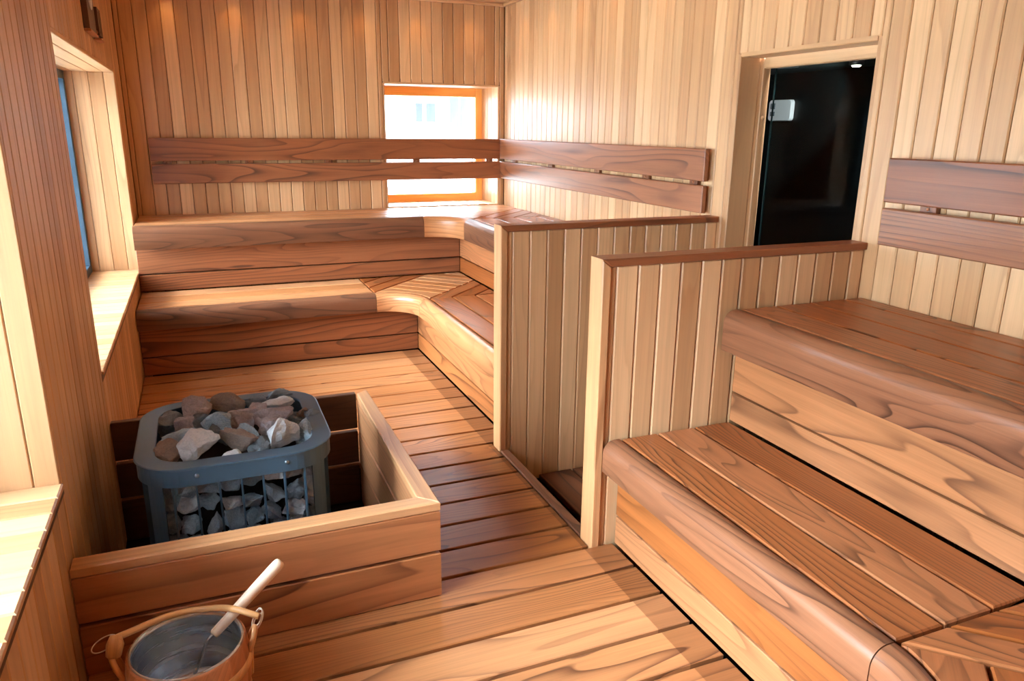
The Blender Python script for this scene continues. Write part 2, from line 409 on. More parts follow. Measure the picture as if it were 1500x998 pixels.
# plank floor : boards across the room, gaps every 0.17 m
mb = MB(); FG = 0.015
PASS = (2.25, 3.075)
k = 0
while True:
    y1 = 4.886-0.17*k-FG/2; y0 = y1-0.17+FG; k += 1
    if y1 < 0.72: break
    y0 = max(y0, 0.66)
    xr = 1.309
    if PASS[0]-0.09 < (y0+y1)/2 < PASS[1]+0.085: xr = 1.214
    r = rng.random()
    if PASS[0]-0.05 < (y0+y1)/2 < PASS[1]+0.03: r = rng.uniform(0.0, 0.16)      # shade painted into the boards in front of the passage
    elif r < 0.3: r += 0.3
    if (y0+y1)/2 > 2.12 and (y0+y1)/2 < 3.21:
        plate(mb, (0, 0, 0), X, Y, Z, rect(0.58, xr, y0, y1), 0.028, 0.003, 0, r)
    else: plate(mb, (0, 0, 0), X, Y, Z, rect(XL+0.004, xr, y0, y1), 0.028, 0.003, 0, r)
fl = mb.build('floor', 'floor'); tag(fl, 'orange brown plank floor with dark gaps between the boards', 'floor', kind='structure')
mb = MB()
for x0, x1, ya, yb in [(0.70, 0.76, 0.7, 4.86), (-0.36, -0.30, 0.7, 2.07), (-0.36, -0.30, 3.27, 4.86), (1.13, 1.19, 0.7, 4.86)]:
    box(mb, x0, x1, ya, yb, -0.2, -0.0285, 0, 'y')
mb.build('floor_joist', 'backing', fl)

# ------------------------------------------------------------------ windows
def lining(mb, axis, a0, a1, d0, d1, z0, z1, sgn):
    pass

def side_window(name, y0, y1, label):
    """left wall: reveal boards, sill, blue grey frame, pane"""
    w = bpy.data.objects.new(name, None); COL.objects.link(w); w.location = (XL, (y0+y1)/2, SILL); WORLD[w] = Vector(w.location)
    tag(w, label, 'window', kind='structure')
    xo = -0.735
    # jambs: vertical boards
    for yy, W_, sg, nm in ((y1, -Y, 1, 'jamb'), (y0, Y, -1, 'jamb')):
        mb = MB(); xs = [XL, XL-0.062, XL-0.147, XL-0.232, xo]
        for a, b in zip(xs[:-1], xs[1:]):
            plate(mb, (0, yy, 0), X, Z, W_, rect(b+0.001, a-0.001, SILL-0.01, HEAD+0.01), 0.014, 0.003, PI/2)
        mb.build(nm, 'wall', w)
        m2 = MB(); plate(m2, Vector((0, yy, 0))-W_*0.009, X, Z, W_, rect(xo-0.03, XL-0.004, SILL-0.03, HEAD+0.03), 0.03, 0, 0, 0.5); m2.build('jamb_lining', 'backing', w)
    mb = MB(); xs = [XL, XL-0.062, XL-0.147, XL-0.232, xo]
    for a, b in zip(xs[:-1], xs[1:]):
        plate(mb, (0, 0, HEAD), X, Y, -Z, rect(b+0.001, a-0.001, y0-0.008, y1+0.008), 0.014, 0.003, PI/2)
    mb.build('head_lining', 'wall', w)
    m2 = MB(); plate(m2, (0, 0, HEAD+0.009), X, Y, -Z, rect(xo-0.03, XL-0.004, y0-0.03, y1+0.03), 0.03, 0, 0, 0.5); m2.build('head_backing', 'backing', w)
    # sill boards run out of the wall
    mb = MB(); y = y1
    while y > y0+0.002:
        a = max(y-PITCH, y0)
        plate(mb, (0, 0, SILL), X, Y, Z, rect(xo, XL+0.006, a+0.0008, y-0.0008), 0.016, 0.0045, 0); y -= PITCH
    mb.build('window_sill', 'wall', w)
    m2 = MB(); plate(m2, (0, 0, SILL-0.010), X, Y, Z, rect(xo-0.03, XL+0.001, y0-0.02, y1+0.02), 0.03, 0, 0, 0.5); m2.build('sill_backing', 'backing', w)
    # frame
    f0, f1 = xo-0.05, xo+0.035
    mb = MB()
    box(mb, f0, f1, y0-0.01, y0+0.055, SILL-0.01, HEAD+0.01, 0.003, 'z'); box(mb, f0, f1, y1-0.055, y1+0.01, SILL-0.01, HEAD+0.01, 0.003, 'z')
    box(mb, f0, f1, y0+0.055, y1-0.055, SILL-0.01, SILL+0.05, 0.003, 'y'); box(mb, f0, f1, y0+0.055, y1-0.055, HEAD-0.05, HEAD+0.01, 0.003, 'y')
    mb.build('window_frame', 'blueframe', w)
    mb = MB(); plate(mb, (f0+0.03, 0, 0), Y, Z, X, rect(y0+0.05, y1-0.05, SILL+0.045, HEAD-0.045), 0.006, 0)
    mb.build('window_pane', 'glass', w)
    return w
side_window('window_1', NW0, NW1, 'big near window in the left wall, with the blown-out pale sill')
side_window('window_2', FW0, FW1, 'big window in the left wall beyond the heater')

w = bpy.data.objects.new('window_3', None); COL.objects.link(w); w.location = ((BWX0+BWX1)/2, YB, BWZ0); WORLD[w] = Vector(w.location)
tag(w, 'small square window with orange wooden frame in the back wall', 'window', kind='structure')
YO = 6.372
for xx, W_ in ((BWX1, -X), (BWX0, X)):
    mb = MB(); y = YB
    for k in range(5):
        a = YB+PITCH*k-0.02 if k else YB; b = min(YB+PITCH*(k+1)-0.02, YO+0.02)
        plate(mb, (xx, 0, 0), Y, Z, W_, rect(a+0.0008, b-0.0008, BWZ0-0.01, BWZ1+0.008), 0.014, 0.004, PI/2)
    mb.build('jamb', 'wall', w)
    m2 = MB(); plate(m2, Vector((xx, 0, 0))-W_*0.009, Y, Z, W_, rect(YB+0.004, YO+0.03, BWZ0-0.03, BWZ1+0.03), 0.03, 0, 0, 0.5); m2.build('jamb_lining', 'backing', w)
mb = MB()
for k in range(5):
    a = YB+PITCH*k-0.02 if k else YB; b = min(YB+PITCH*(k+1)-0.02, YO+0.02)
    plate(mb, (0, 0, BWZ1), X, Y, -Z, rect(BWX0-0.008, BWX1+0.008, a+0.0008, b-0.0008), 0.014, 0.004, 0)
mb.build('head_lining', 'wall', w)
m2 = MB(); plate(m2, (0, 0, BWZ1+0.009), X, Y, -Z, rect(BWX0-0.03, BWX1+0.03, YB+0.004, YO+0.03), 0.03, 0, 0, 0.5); m2.build('head_backing', 'backing', w)
mb = MB(); x = BWX1
while x > BWX0+0.002:
    a = max(x-PITCH, BWX0); plate(mb, (0, 0, 0.874), Y, -X, Z, rect(YB-0.004, YO+0.02, -x+0.0008, -a-0.0008), 0.016, 0.004, 0); x -= PITCH
mb.build('window_sill', 'wall', w)
m2 = MB(); plate(m2, (0, 0, 0.864), X, Y, Z, rect(BWX0-0.02, BWX1+0.02, YB+0.002, YO+0.03), 0.02, 0, 0, 0.5); m2.build('sill_backing', 'backing', w)
mb = MB(); fx0, fx1, fz0, fz1 = BWX0-0.005, BWX1+0.004, 0.87, BWZ1+0.004; fw = 0.062
box(mb, fx0, fx0+fw, YO, YO+0.07, fz0, fz1, 0.004, 'z'); box(mb, fx1-fw, fx1, YO, YO+0.07, fz0, fz1, 0.004, 'z')
box(mb, fx0+fw, fx1-fw, YO, YO+0.07, fz0, fz0+fw+0.005, 0.004, 'x'); box(mb, fx0+fw, fx1-fw, YO, YO+0.07, fz1-fw-0.012, fz1, 0.004, 'x')
mb.build('window_frame', 'orange', w)
mb = MB(); g0, g1, h0, h1 = fx0+fw, fx1-fw, fz0+fw+0.005, fz1-fw-0.012
box(mb, g1-0.020, g1-0.012, YO+0.036, YO+0.05, h0+0.004, h1-0.012, 0.001, 'z'); box(mb, g0+0.012, g0+0.020, YO+0.036, YO+0.05, h0+0.004, h1-0.012, 0.001, 'z')
mb.build('glazing_bead', 'alu', w)
mb = MB(); plate(mb, (0, YO+0.04, 0), X, Z, -Y, rect(g0-0.005, g1+0.005, h0-0.005, h1+0.005), 0.006, 0); mb.build('window_pane', 'glass', w)

# ------------------------------------------------------------------ door
d = bpy.data.objects.new('door_1', None); COL.objects.link(d); d.location = (XR+0.19, (DY0+DY1)/2, -0.16); WORLD[d] = Vector(d.location)
tag(d, 'dark glass door in a wooden frame on the right wall', 'door', kind='structure')
for yy, W_, s in ((DY1, -Y, -1), (DY0, Y, 1)):
    mb = MB(); plate(mb, (0, yy, 0), X, Z, W_, rect(XR, XR+0.118, -0.2, DZ1+0.014), 0.02, 0.004, PI/2, 0.15); mb.build('door_jamb', 'wall', d)
mb = MB(); plate(mb, (0, 0, DZ1), X, Y, -Z, rect(XR, XR+0.118, DY0, DY1), 0.02, 0.004, PI/2, 0.4); mb.build('door_head', 'wall', d)
for y0, y1 in ((DY1-0.022, DY1+0.03), (DY0-0.03, DY0+0.016)):
    mb = MB(); box(mb, XR+0.12, XR+0.165, y0, y1, -0.2, DZ1, 0.004, 'z', 0.2); mb.build('door_stile', 'wall', d)
mb = MB(); box(mb, XR+0.12, XR+0.165, DY0+0.016, DY1-0.022, DZ1-0.046, DZ1+0.02, 0.004, 'y', 0.7); mb.build('door_rail', 'wall', d)
for zz in (0.93, 1.555):
    mb = MB(); tube(mb, [(XR+0.143, DY1-0.0215, zz), (XR+0.143, DY1-0.026, zz)], 0.011, 14, radii=[0.011, 0.009]); mb.build('dowel_plug', 'wall', d)
GX = XR+0.15
mb = MB(); plate(mb, (GX, 0, 0), Y, Z, -X, rect(DY0+0.02, DY1-0.072, -0.14, DZ1-0.05), 0.008, 0); gp_ = mb.build('door_pane', 'doorglass', d)
mb = MB(); box(mb, GX-0.0005, GX+0.0085, DY1-0.072, DY1-0.0705, -0.14, DZ1-0.05, 0, 'z'); mb.build('door_pane_edge', 'glassedge', d)
mb = MB(); box(mb, GX-0.03, GX+0.03, DY1-0.10, DY1-0.045, 0.83, 0.89, 0.004, 'z'); mb.build('door_hinge', 'gasket', d)
# vestibule behind the glass
VX = 3.52
mb = MB(); plate(mb, (VX, 0, 0), Y, Z, -X, rect(1.6, 5.0, -0.2, 2.05), 0.05, 0); tag(mb.build('wall_vestibule', 'vest'), 'wall blackened for the dark room behind the glass door', 'wall', kind='structure')
mb = MB()
box(mb, VX-0.02, VX, 2.66, 2.78, -0.2, 1.62, 0.003, 'z'); box(mb, VX-0.02, VX, 2.78, 4.2, 1.54, 1.62, 0.003, 'y') if False else None
tag(mb.build('trim_3', 'vest2'), 'dark door casing in the room behind the glass door', 'trim', kind='structure')
mb = MB(); plate(mb, (0, 0, 1.845), X, Y, -Z, rect(XR+0.22, VX, 1.6, 5.0), 0.05, 0); tag(mb.build('ceiling_vestibule', 'vest2'), 'dark ceiling of the room behind the glass door', 'ceiling', kind='structure')
mb = MB(); plate(mb, (0, 1.6, 0), X, Z, Y, rect(XR+0.22, VX, -0.2, 1.95), 0.05, 0); plate(mb, (0, 5.0, 0), X, Z, -Y, rect(XR+0.22, VX, -0.2, 1.95), 0.05, 0)
plate(mb, (XR+0.24, 0, 0), Y, Z, X, rect(1.6, DY0-0.03, -0.2, 1.95), 0.02, 0); plate(mb, (XR+0.24, 0, 0), Y, Z, X, rect(DY1+0.20, 5.0, -0.2, 1.95), 0.02, 0); plate(mb, (XR+0.085, 0, 0), Y, Z, X, rect(DY1+0.031, DY1+0.22, -0.2, 1.95), 0.02, 0); plate(mb, (0, DY1+0.20, 0), X, Z, -Y, rect(XR+0.085, XR+0.24, -0.2, 1.95), 0.02, 0)
plate(mb, (XR+0.24, 0, 0), Y, Z, X, rect(DY0-0.03, DY1+0.20, DZ1+0.02, 1.95), 0.02, 0)
tag(mb.build('wall_vestibule_sides', 'vest'), 'side walls blackened for the dark room behind the glass door', 'wall', kind='structure')
mb = MB(); plate(mb, (0, 0, -0.2), X, Y, Z, rect(XR+0.05, VX, 1.6, 5.0), 0.05, 0); tag(mb.build('floor_vestibule', 'vest'), 'floor blackened for the dark room behind the glass door', 'floor', kind='structure')

t = thing('control_panel', 'white control panel with grey buttons seen beside the edge of the dark glass door', 'control panel', (VX, 3.98, 1.555))
mb = MB(); r = 0.022; poly = []
y0, y1, z0, z1 = 3.885, 4.09, 1.555, 1.684
for cx, cy, a0 in ((y1-r, z1-r, 0), (y0+r, z1-r, 90), (y0+r, z0+r, 180), (y1-r, z0+r, 270)):
    for q in range(6): a = math.radians(a0+18*q); poly.append((cx+r*math.cos(a), cy+r*math.sin(a)))
plate(mb, (VX-0.03, 0, 0), Y, Z, -X, poly, 0.028, 0.004); mb.build('body', 'white', t)
for za, zb in ((1.628, 1.664), (1.585, 1.612)):
    mb = MB(); plate(mb, (VX-0.033, 0, 0), Y, Z, -X, rect(4.028, 4.068, za, zb), 0.006, 0.001); mb.build('button', 'greyplastic', t)
t = thing('ceiling_light', 'tiny bright ceiling lamp seen through the dark glass door', 'lamp', (3.14, 3.06, 1.822))
mb = MB(); lathe(mb, [(0.0, -0.004), (0.03, -0.004), (0.036, 0.0), (0.036, 0.02), (0.0, 0.02)], (3.14, 3.06, 1.822), 20); mb.build('housing', 'alu', t)
mb = MB(); lathe(mb, [(0.0, -0.010), (0.018, -0.010), (0.022, -0.005), (0.0, -0.004)], (3.14, 3.06, 1.822), 20); mb.build('lens', 'lampglow', t)

# ------------------------------------------------------------------ benches
def nosing_profile(top, drop, w=0.07, th=0.036, r=0.045):
    """closed profile (d, z): d = 0 at the gap behind the nosing, d = w at the front face"""
    p = [(0.003, top-0.004), (0.006, top)]
    for q in range(9):
        a = math.radians(90-90*q/8); p.append((w-r+r*math.cos(a), top-r+r*math.sin(a)))
    p += [(w, top-drop+0.003), (w-0.003, top-drop), (w-th, top-drop), (w-th, top-0.05), (w-th-0.006, top-0.036), (0.003, top-0.034)]
    return p

def l_bench(label, top, prev, gx, gy, bx, by, offs_x, offs_y, y_end, x_end, flip=None, mats=None, seed=0):
    """L-shaped bench round an inside corner. (gx, gy): joint behind the nosing, (bx, by): back, offs: seat joints measured from it.
    The long wing runs along the right wall from y_end to the corner, the other from x_end. flip: mirrors y about 0 and shifts."""
    global rng
    rng = random.Random(seed)
    mats = mats or {}
    T = (lambda y: y) if flip is None else (lambda y: flip-y)
    sgn = 1 if flip is None else -1
    YV = Y*sgn
    O0 = Vector((0, 0 if flip is None else flip, 0))
    th = 0.028; gap = 0.0095
    cx, cy = gx-0.30, gy-0.30
    root = thing('sauna_bench', label, 'bench', (gx+0.1, T(gy+0.1), prev))
    Ot = O0+Vector((0, 0, top))
    def seat(name, polys, grain, mat):
        mb = MB()
        for p in polys: plate(mb, Ot, X, YV, Z, p, th, 0.004, grain, None, gap=gap)
        return mb.build(name, mat, root)
    # straight wings
    ox = [0]+list(offs_x); oy = [0]+list(offs_y)
    seat('seat', [rect(gx+a, gx+b, y_end, cy) for a, b in zip(ox[:-1], ox[1:])], PI/2, mats.get('seat_right', 'bench'))
    seat('seat', [rect(x_end, cx, gy+a, gy+b) for a, b in zip(oy[:-1], oy[1:])], 0, mats.get('seat_back', 'bench_pale'))
    # corner: a diagonal band of short boards between two mitres, and boards parallel to the mitres on either side
    q = math.sqrt(0.5)
    def st(s, t): return (cx+(t+s)*q, cy+(t-s)*q)
    h = 0.30*q
    def lim(p):
        p = clip(p, 1, 0, cx); p = clip(p, 0, 1, cy); p = clip(p, -1, 0, -bx); p = clip(p, 0, -1, -by); return p
    polys = []
    ts = [0.385]
    while ts[-1] < 1.3: ts.append(ts[-1]+0.105)
    arc = [st(0.30*math.sin(a), 0.30*math.cos(a)) for a in [math.radians(-45+90*i/14) for i in range(15)]]
    polys.append(arc+[st(h, ts[0]), st(-h, ts[0])])
    for a, b in zip(ts[:-1], ts[1:]): polys.append(lim([st(-h, a), st(h, a), st(h, b), st(-h, b)]))
    seat('corner_seat', polys, -PI/4, mats.get('corner', 'bench_pale'))
    polys = []
    for sgn2, offs in ((1, ox), (-1, oy)):
        oo = list(offs)+[offs[-1]+0.16, offs[-1]+0.32]
        for a, b in zip(oo[:-1], oo[1:]):
            s0, s1 = sorted((sgn2*(h+a*q), sgn2*(h+b*q)))
            polys.append(lim([st(s0, -0.6), st(s1, -0.6), st(s1, 1.6), st(s0, 1.6)]))
    seat('corner_board', [p for p in polys if len(p) > 2], PI/4, mats.get('mitre', 'bench'))
    # nosings
    drop = mats.get('drop', 0.12); prof = nosing_profile(top, drop)
    P = lambda x, y: Vector((x, T(y), 0))
    mb = MB(); n_ = 12; nr = mats.get('nose_tone', 0.45)
    sweep(mb, [(P(gx, y_end+(cy-0.0015-y_end)*i/n_), Vector((-1, 0, 0))) for i in range(n_+1)], prof, nr); mb.build('nosing', mats.get('nose_right', 'bench'), root)
    mb = MB()
    sweep(mb, [(P(x_end+(cx-0.0015-x_end)*i/n_, gy), Vector((0, -sgn, 0))) for i in range(n_+1)], prof, nr); mb.build('nosing', mats.get('nose_back', 'bench_dark_backlit'), root)
    mb = MB(); pth = []
    for i in range(17):
        a = math.radians(0.4+89.2*i/16); dx, dy = math.cos(a), math.sin(a)
        pth.append((P(cx+0.30*dx, cy+0.30*dy), Vector((-dx, -dy*sgn, 0))))
    sweep(mb, pth, prof, 0.5); mb.build('corner_nosing', mats.get('nose_corner', 'bench_pale'), root)
    # risers: two boards each, a dark gap between
    z0 = prev+0.004; zg = prev+0.117; zt = top-0.05
    mb = MB()
    for a, b in ((z0, zg-0.004), (zg+0.004, zt)):
        plate(mb, (gx-0.003, O0.y, 0), YV, Z, -X, rect(y_end, gy-0.001, a, b), 0.026, 0.003, 0)
    mb.build('riser', mats.get('rise_right', 'bench_pale'), root)
    mb = MB()
    for a, b in ((z0, zg-0.004), (zg+0.004, zt)):
        plate(mb, (0, T(gy), 0), X, Z, -YV, rect(x_end, gx-0.004, a, b), 0.026, 0.003, 0)
    mb.build('riser', mats.get('rise_back', 'bench_dark_backlit'), root)
    # carcass behind the boards keeps the gaps dark
    mb = MB()
    box(mb, gx+0.03, bx-0.002, min(T(y_end+0.01), T(by-0.002)), max(T(y_end+0.01), T(by-0.002)), prev+0.004, top-th-0.008, 0, 'y', 0.3)
    box(mb, x_end+0.004, gx+0.025, min(T(gy+0.03), T(by-0.002)), max(T(gy+0.03), T(by-0.002)), prev+0.004, top-th-0.008, 0, 'x', 0.3)
    mb.build('bench_frame', 'backing', root)
    return root

OX1, OX2 = (0.152, 0.312, 0.474), (0.157, 0.318, 0.493, 0.588)
OY1, OY2 = (0.165, 0.335, 0.502), (0.152, 0.304, 0.456, 0.597)
YE = 3.174
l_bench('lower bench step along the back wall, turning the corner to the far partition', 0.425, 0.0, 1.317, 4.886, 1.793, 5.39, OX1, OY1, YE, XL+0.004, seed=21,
        mats=dict(seat_right='bench', nose_back='bench_dark_backlit', nose_right='bench_pale', rise_right='bench_gold', rise_back='rest', mitre='bench'))
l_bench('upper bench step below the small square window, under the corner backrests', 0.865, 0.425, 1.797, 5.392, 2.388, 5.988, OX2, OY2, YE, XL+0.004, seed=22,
        mats=dict(nose_back='bench_dark_backlit', nose_right='bench_dark_backlit', rise_back='rest', rise_right='bench', drop=0.15))
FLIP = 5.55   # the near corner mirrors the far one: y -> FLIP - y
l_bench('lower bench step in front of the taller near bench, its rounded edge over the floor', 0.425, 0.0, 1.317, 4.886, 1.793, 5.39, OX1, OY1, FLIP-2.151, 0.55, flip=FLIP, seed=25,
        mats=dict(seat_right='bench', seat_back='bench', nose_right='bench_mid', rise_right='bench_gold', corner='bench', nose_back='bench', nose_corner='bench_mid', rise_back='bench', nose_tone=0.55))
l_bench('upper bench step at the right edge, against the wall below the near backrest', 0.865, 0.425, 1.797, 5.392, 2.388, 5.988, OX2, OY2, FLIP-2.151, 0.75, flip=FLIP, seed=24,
        mats=dict(seat_right='bench', nose_right='bench_mid', rise_right='bench_gold', corner='bench', nose_back='bench', nose_corner='bench', drop=0.15))

# ------------------------------------------------------------------ partitions
def partition(label, ya, yb, seed):
    global rng
    rng = random.Random(seed)
    t = thing('partition', label, 'partition', (1.8, (ya+yb)/2, -0.2))
    x0, zt, fw = 1.217, 1.08, 0.034
    mb = MB(); phase = 1.278
    for yy, W_ in ((ya+0.012, -Y), (yb-0.012, Y)):
        plate(mb, (0, yy, 0), X, Z, W_, rect(x0+fw+0.0005, phase-0.001, -0.19, zt-0.027), 0.014, 0.004, PI/2, 0.3)
        x = phase
        while x < XR-0.003:
            plate(mb, (0, yy, 0), X, Z, W_, rect(x+0.001, min(x+PITCH-0.001, XR-0.001), -0.19, zt-0.027), 0.014, 0.006, PI/2); x += PITCH
    mb.build('panel', 'wall', t)
    m2 = MB(); box(m2, x0+fw, XR-0.002, ya+0.021, yb-0.021, -0.19, zt-0.028, 0, 'z', 0.5); m2.build('panel_core', 'backing', t)
    mb = MB()
    # end post and cap with a mitred corner
    def mitred(mb, poly, grain, r): plate(mb, (0, ya, 0), X, Z, -Y, poly, yb-ya, 0.004, grain, r, both=True) if False else plate(mb, Vector((0, ya, 0)), X, Z, -Y, poly, ya-yb if False else (yb-ya), 0.004, grain, r, both=True)
    mitred(mb, [(x0, -0.2), (x0+fw, -0.2), (x0+fw, zt-0.028), (x0, zt)], PI/2, 0.42)
    mb.build('end_post', 'trim', t)
    mb = MB(); mitred(mb, [(x0, zt), (x0+fw, zt-0.028), (XR-0.001, zt-0.028), (XR-0.001, zt)], 0, 0.3)
    mb.build('cap', 'rest', t)
    return t
partition('half-height partition with dark top rail, nearer the back corner benches', 3.08, 3.168, 31)
partition('half-height partition with reddish top rail at the end of the near bench', 2.155, 2.243, 32)

# threshold and sunken boards in the passage
mb = MB(); box(mb, 1.219, 1.262, 2.246, 3.077, -0.19, 0.004, 0.004, 'y', 0.2)
tag(mb.build('trim_4', 'bench_dark_backlit'), 'dark threshold strip at the edge of the plank floor between the partitions', 'trim', kind='structure')
t = thing('duckboard', 'sunken duckboard of brown planks on the floor between the two half-height partitions', 'duckboard', (1.85, 2.66, -0.2))
mb = MB()
for x0, x1 in ((1.425, 1.60), (1.61, 1.785), (1.795, 1.97), (1.98, 2.155), (2.165, 2.34)):
    plate(mb, (0, 0, -0.155), X, Y, Z, rect(x0, x1, 2.25, 3.072), 0.024, 0.003, PI/2)
mb.build('planks', 'bench_dark_backlit', t)
for yy in (2.35, 2.65, 2.95):
    mb = MB(); box(mb, 1.43, 2.33, yy-0.02, yy+0.02, -0.2, -0.1795, 0.001, 'x'); mb.build('batten', 'bench_dark_backlit', t)

# ------------------------------------------------------------------ backrests
def backrest(label, side, a0, a1, battens, seed, z=(1.0885, 1.225, 1.2465, 1.405)):
    global rng
    rng = random.Random(seed)
    zm = (z[0]+z[3])/2
    t = thing('backrest', label, 'backrest', ((a0+a1)/2, YB-0.03, zm) if side == 'back' else (XR-0.03, (a0+a1)/2, zm))
    for za, zb in ((z[2], z[3]), (z[0], z[1])):
        mb = MB()
        if side == 'back': box(mb, a0, a1, YB-0.052, YB-0.024, za, zb, 0.004, 'x')
        else: box(mb, XR-0.052, XR-0.024, a0, a1, za, zb, 0.004, 'y')
        mb.build('board', 'rest', t)
    for c in battens:
        mb = MB()
        if side == 'back': box(mb, c-0.028, c+0.028, YB-0.023, YB-0.0012, z[0]+0.02, z[3]-0.02, 0.002, 'z')
        else: box(mb, XR-0.023, XR-0.0012, c-0.034, c+0.034, z[0]+0.02, z[3]-0.02, 0.002, 'z')
        bt = mb.build('batten', 'rest', t)
        mb = MB()
        if side == 'back': tube(mb, [(c, YB-0.0232, (z[1]+z[2])/2), (c, YB-0.025, (z[1]+z[2])/2)], 0.006, 12)
        else: tube(mb, [(XR-0.0232, c, (z[1]+z[2])/2), (XR-0.025, c, (z[1]+z[2])/2)], 0.006, 12)
        mb.build('plug', 'ledgewood', bt)
    return t
backrest('two-board backrest along the back wall, crossing the small window', 'back', -0.295, XR-0.056, [-0.19, 0.36, 0.94, 1.63, 2.25], 41)
backrest('two-board backrest on the right wall between the corner and the door', 'right', 3.168, YB-0.003, [3.29, 3.75, 4.33, 5.03, 5.72], 42)
backrest('two-board backrest at the right edge, above the near upper bench', 'right', 0.35, 2.07, [1.90, 1.2, 0.5], 43)

# ------------------------------------------------------------------ heater guard
rng = random.Random(51)
GXR, GY0, GY1, GZ = 0.617, 2.076, 3.232, 0.345
t = thing('heater_guard', 'low box of brown planks around the stone heater', 'heater guard', (0.1, 2.65, -0.2))
def capseg(poly, grain, r, mat='guard'):
    mb = MB(); plate(mb, (0, 0, GZ), X, Y, Z, poly, 0.032, 0.004, grain, r, both=True); return mb.build('top_rail', mat, t)
capseg([(XL+0.003, GY0), (GXR, GY0), (GXR-0.062, GY0+0.062), (XL+0.003, GY0+0.062)], 0, 0.6, 'trim')
capseg([(GXR, GY0), (GXR, GY1-0.012), (GXR-0.05, GY1-0.048), (GXR-0.062, GY0+0.062)], PI/2, 0.45, 'trim')
mb = MB()
for za, zb, r in ((0.171, GZ-0.0325, 0.405), (0.002, 0.160, 0.3)): box(mb, XL+0.003, GXR-0.001, GY0, GY0+0.05, za, zb, 0.003, 'x', r)
mb.build('front_panel', 'guard', t)
mb = MB()
for za, zb in ((0.171, GZ-0.0325), (0.002, 0.160), (-0.19, -0.004)): box(mb, GXR-0.052, GXR-0.002, GY0+0.052, GY1-0.05, za, zb, 0.003, 'y', 0.8)
mb.build('side_panel', 'guard', t)
mb = MB()
for za, zb in ((0.175, GZ-0.004), (0.008, 0.160), (-0.19, -0.006)): box(mb, XL+0.003, GXR-0.054, GY1-0.045, GY1-0.012, za, zb, 0.003, 'x')
mb.build('back_panel', 'darkwood_shade', t)  # shade of the pit put into the panel's darker wood colour

# ------------------------------------------------------------------ heater
HX0, HX1, HY0, HY1, HZ = -0.276, 0.342, 2.318, 2.955, 0.48
hcx, hcy = (HX0+HX1)/2, (HY0+HY1)/2
t = thing('sauna_heater', 'square grey steel sauna heater with barred sides, heaped with stones', 'heater', (hcx, hcy, -0.2))
def rrect(x0, x1, y0, y1, r, n=10):
    out = []
    for cx, cy, a0 in ((x1-r, y1-r, 0), (x0+r, y1-r, 90), (x0+r, y0+r, 180), (x1-r, y0+r, 270)):
        for q in range(n+1): a = math.radians(a0+90*q/n); out.append((cx+r*math.cos(a), cy+r*math.sin(a)))
    return out
def shell(mb, loops, closed=False, smooth=False):
    """loops: [(poly2d, z)] all with the same number of points"""
    vs = []; gs = []; n = len(loops[0][0]); fs = []
    for pl, z in loops:
        for p in pl: vs.append((p[0], p[1], z)); gs.append((p[0], p[1], z))
    L = len(loops)
    for i in range(L if closed else L-1):
        i2 = (i+1) % L
        for k in range(n):
            k2 = (k+1) % n; fs.append((i*n+k, i*n+k2, i2*n+k2, i2*n+k))
    mb.add(vs, fs, gs, 0.5, smooth)
R0_ = 0.155
o0 = rrect(HX0, HX1, HY0, HY1, R0_); o1 = rrect(HX0+0.004, HX1-0.004, HY0+0.004, HY1-0.004, R0_-0.004)
sk = rrect(HX0+0.006, HX1-0.006, HY0+0.006, HY1-0.006, R0_-0.006); si = rrect(HX0+0.012, HX1-0.012, HY0+0.012, HY1-0.012, R0_-0.012)
i1 = rrect(HX0+0.062, HX1-0.062, HY0+0.062, HY1-0.062, R0_-0.055); i0 = rrect(HX0+0.060, HX1-0.060, HY0+0.060, HY1-0.060, R0_-0.055)
mb = MB()
shell(mb, [(i1, HZ-0.008), (i1, HZ-0.001), (i0, HZ), (o1, HZ), (o0, HZ-0.002), (o0, HZ-0.006), (sk, HZ-0.009), (sk, HZ-0.063), (si, HZ-0.063), (si, HZ-0.008)], closed=True)
rim = mb.build('rim', 'steel', t)
for xx in (hcx-0.125, hcx+0.145):
    mb = MB(); pr = [(0.0075, 0), (0.007, 0.003), (0.004, 0.0055), (0.0001, 0.006)]
    vs = []; fs = []
    for k in range(14):
        a = 2*PI*k/14
        for r_, h_ in pr: vs.append((xx+r_*math.cos(a), HY0+0.006-h_, HZ-0.03+r_*math.sin(a)))
    for k in range(14):
        k2 = (k+1) % 14
        for q in range(3): fs.append((k*4+q, k2*4+q, k2*4+q+1, k*4+q+1))
    mb.add(vs, fs, vs, 0.5, True); mb.build('rivet', 'rivet', rim)
